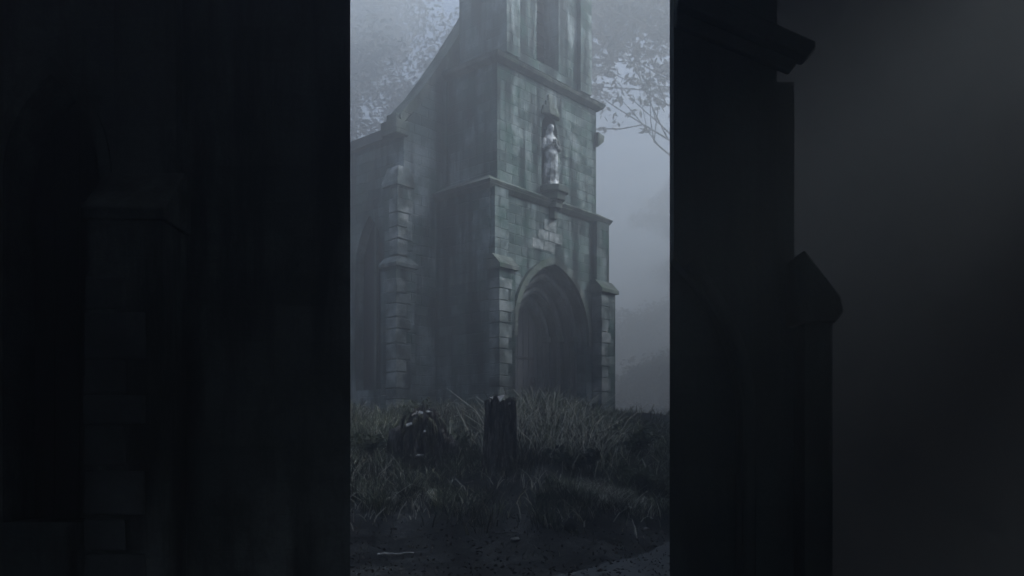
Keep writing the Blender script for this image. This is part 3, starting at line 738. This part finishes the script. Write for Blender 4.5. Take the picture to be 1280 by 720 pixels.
def scatter(n, fx, fy, fh, w0, lean, keep=None):
    global off
    x = fx(n); y = fy(n)
    if keep is not None:
        k = np.array([keep(a, b_) for a, b_ in zip(x, y)]); x, y = x[k], y[k]
    h = fh(len(x), x, y); w = np.full(len(x), w0) * rng.uniform(.6, 1.4, len(x))
    v, a, b_ = blades(x, y, h, w, np.full(len(x), lean))
    VV.append(v); F4.append(a + off); F3.append(b_ + off); off += len(v)
U = lambda a, b_: (lambda n: rng.uniform(a, b_, n))
def patch(a, b_):
    yy = b_ - max(0, a - .5) * .55
    den = min(1, max(0, (yy - 13.0) / 2.0)) * max(.03, .34 + 1.9 * noise.noise(Vector((a * 1.1, b_ * 1.1, 2))))
    dark = math.hypot((a + .1) / 1.0, (b_ - 15.4) / .7) < 1 or math.hypot((a - 1.0) / .8, (b_ - 15.9) / .6) < 1
    return random.random() < den * (.25 if dark else 1.0)
scatter(11000, U(-4.2, 4.8), U(13, 21), lambda n, x, y: rng.uniform(.10, .30, n) * (1 + .5 * np.sin(x * 2.1 + 1) * np.cos(y * 1.7)), .009, 1.1, patch)
scatter(6000, U(-4, 4.5), U(14.5, 20.0), lambda n, x, y: rng.uniform(.2, .5, n), .010, 1.1, lambda a, b_: random.random() < .15 + 1.1 * noise.noise(Vector((a * .7, b_ * .7, 8))))
# separate tussocks fanning outwards
for k in range(420):
    cx, cy = random.uniform(-3.9, 4.3), random.uniform(13.4, 20.2)
    yy = cy - max(0, cx - .5) * .55
    if random.random() > min(1, max(.05, (yy - 12.9) / 1.6)) * (.25 + 1.3 * max(0, .35 + noise.noise(Vector((cx * .8, cy * .8, 31))))): continue
    if math.hypot((cx + .15) / .9, (cy - 15.2) / .55) < 1 or math.hypot((cx - 1.0) / .9, (cy - 15.8) / .5) < 1: continue
    rr = random.uniform(.06, .2); hh = random.uniform(.16, .46)
    scatter(int(random.uniform(35, 110)), lambda n: rng.normal(cx, rr, n), lambda n: rng.normal(cy, rr, n), lambda n, x, y: hh * rng.uniform(.5, 1.2, n), .009, random.uniform(.7, 1.4))
# tall tufts by the doorway
for (cx, cy, n, sx, sy, h0, h1) in ((.55, 18.6, 600, .5, .5, .35, .95), (1.25, 18.4, 550, .45, .5, .35, .85), (.95, 17.4, 600, .5, .4, .35, .75), (-.45, 18.6, 120, .35, .4, .3, .6), (-2.9, 17.6, 500, .6, .6, .3, .6), (-3.0, 15.6, 500, .5, .5, .25, .5)):
    scatter(n, lambda n, c=cx, s=sx: rng.normal(c, s, n), lambda n, c=cy, s=sy: rng.normal(c, s, n), lambda n, x, y, a=h0, b_=h1: rng.uniform(a, b_, n), .010, .9)
for (cx, cy, n, sx, sy, h0, h1) in ((-1.7, 15.7, 160, .55, .12, .08, .25), (-.2, 15.5, 120, .4, .1, .08, .28), (-1.1, 16.1, 160, .2, .2, .2, .5), (.25, 15.9, 140, .15, .2, .2, .55), (.95, 13.3, 40, .2, .1, .05, .14)):
    scatter(n, lambda n, c=cx, s=sx: rng.normal(c, s, n), lambda n, c=cy, s=sy: rng.normal(c, s, n), lambda n, x, y, a=h0, b_=h1: rng.uniform(a, b_, n), .009, .9)
scatter(3600, U(2.2, 7.5), U(19.5, 25), lambda n, x, y: rng.uniform(.06, .40, n) ** 1.2, .010, 1.3, lambda a, b_: random.random() < .3 + 1.5 * noise.noise(Vector((a * 1.5, b_ * 1.5, 6))))
# dry clump lower right, and straggling bits in front
scatter(1800, lambda n: rng.normal(1.62, .36, n), lambda n: rng.normal(14.9, .22, n), lambda n, x, y: rng.uniform(.10, .32, n), .007, 1.1)
scatter(350, U(-3.2, 3.2), U(11.8, 14), lambda n, x, y: rng.uniform(.05, .16, n), .006, 1.1, lambda a, b_: random.random() < .5 + noise.noise(Vector((a, b_, 4))))
def flush(name, mat, lab):
    global VV, F4, F3, off
    V_, A_, B_ = np.concatenate(VV), np.concatenate(F4), np.concatenate(F3)
    tag(raw(name, V_.tolist(), A_.tolist() + B_.tolist(), mat), lab, None, None, 'stuff'); VV, F4, F3, off = [], [], [], 0
flush('grass', M['grass'], 'rough dull grass on the bank with tall tufts by the doorway')
scatter(2300, U(-3.8, 4.2), U(13.2, 20), lambda n, x, y: rng.uniform(.14, .42, n), .009, 1.7, lambda a, b_: random.random() < (.05 if a < 0 and b_ > 18 else .2) + 1.4 * noise.noise(Vector((a * 1.3, b_ * 1.3, 12))))
for (cx, cy, n, sx, sy, h0, h1) in ((.75, 18.0, 300, .6, .5, .45, 1.1), (1.3, 17.6, 280, .45, .5, .4, .9), (1.0, 16.9, 200, .5, .3, .3, .7), (1.65, 14.9, 900, .34, .2, .1, .36), (-1.6, 17.2, 40, .6, .3, .3, .6), (-2.6, 15.0, 160, .5, .5, .2, .5), (-.2, 16.9, 60, .3, .3, .6, 1.3), (-1.9, 14.3, 220, .5, .3, .1, .3)):
    scatter(n, lambda n, c=cx, s=sx: rng.normal(c, s, n), lambda n, c=cy, s=sy: rng.normal(c, s, n), lambda n, x, y, a=h0, b_=h1: rng.uniform(a, b_, n), .009, 1.3)
flush('dry_grass', leaf_mat('straw', (0.36, 0.36, 0.30), (0.85, 0.84, 0.76), .45), 'pale dry grass stems straggling through the rough grass')

# leaf litter on the bare earth (countless): one stuff object
n = 2600; lxs = rng.uniform(-3.4, 3.6, n); lys = rng.uniform(10.2, 16.5, n)
cent = [(a, b_, ground_z(a, b_) + .012) for a, b_ in zip(lxs, lys)]
v, f = leaf_cloud(cent, [.012] * n, 1, .035, .5)
m = leaf_mat('dead_leaf', (0.02, 0.018, 0.016), (0.16, 0.14, 0.12), .1)
tag(raw('leaf_litter', v, f, m), 'scattered dead leaves on the dark earth', None, None, 'stuff')

# ------------------------------------------------------------------ haze
hz = bmesh.new(); add_box(hz, -225, 225, -125, 265, -1.6, 30)
mh = bpy.data.materials.new('fog'); mh.use_nodes = True; nt = mh.node_tree
nt.nodes.remove(nt.nodes['Principled BSDF'])
vol = nt.nodes.new('ShaderNodeVolumePrincipled')
vol.inputs['Color'].default_value = (0.815, 0.885, 0.96, 1); vol.inputs['Density'].default_value = 0.038
vol.inputs['Anisotropy'].default_value = 0.35
nt.links.new(vol.outputs[0], nt.nodes['Material Output'].inputs['Volume'])
tag(obj('haze', hz, mh), 'pale grey fog filling the churchyard', None, None, 'stuff')

# ------------------------------------------------------------------ light, sky, camera
w = bpy.data.worlds.new('World'); scene.world = w; w.use_nodes = True; nt = w.node_tree
sky = nt.nodes.new('ShaderNodeTexSky'); sky.sky_type = 'NISHITA'; sky.sun_disc = False
AZ, EL = 82.0, 36.0      # degrees to the right of the view direction, and height
sky.sun_elevation = R(EL); sky.sun_rotation = R(AZ); sky.dust_density = 4.0; sky.air_density = 1.0; sky.ozone_density = 1.0
bg = nt.nodes['Background']; bg.inputs['Strength'].default_value = 0.045
nt.links.new(sky.outputs[0], bg.inputs[0])
sl = bpy.data.lights.new('sun', 'SUN'); sl.energy = 1.5; sl.angle = R(20); sl.color = (0.83, 0.935, 1.0)
so = bpy.data.objects.new('sun', sl); link(so)
dirv = Vector((math.sin(R(AZ)) * math.cos(R(EL)), math.cos(R(AZ)) * math.cos(R(EL)), math.sin(R(EL))))
so.rotation_euler = (-dirv).to_track_quat('-Z', 'Y').to_euler(); so.location = dirv * 50

cd = bpy.data.cameras.new('camera'); co = bpy.data.objects.new('camera', cd); link(co)
cd.sensor_width = 36; cd.lens = 36 * 1060 / 1280; cd.shift_y = 200 / 1280
co.location = (0, 0, 1.6); co.rotation_euler = (R(90), 0, 0); cd.clip_end = 2000; cd.clip_start = 0.05
scene.camera = co
scene.view_settings.view_transform = 'Standard'; scene.view_settings.look = 'None'
scene.view_settings.gamma = 1; scene.view_settings.exposure = 3.5
scene.cycles.use_denoising = True
scene.cycles.volume_bounces = 0
scene.cycles.max_bounces = 8
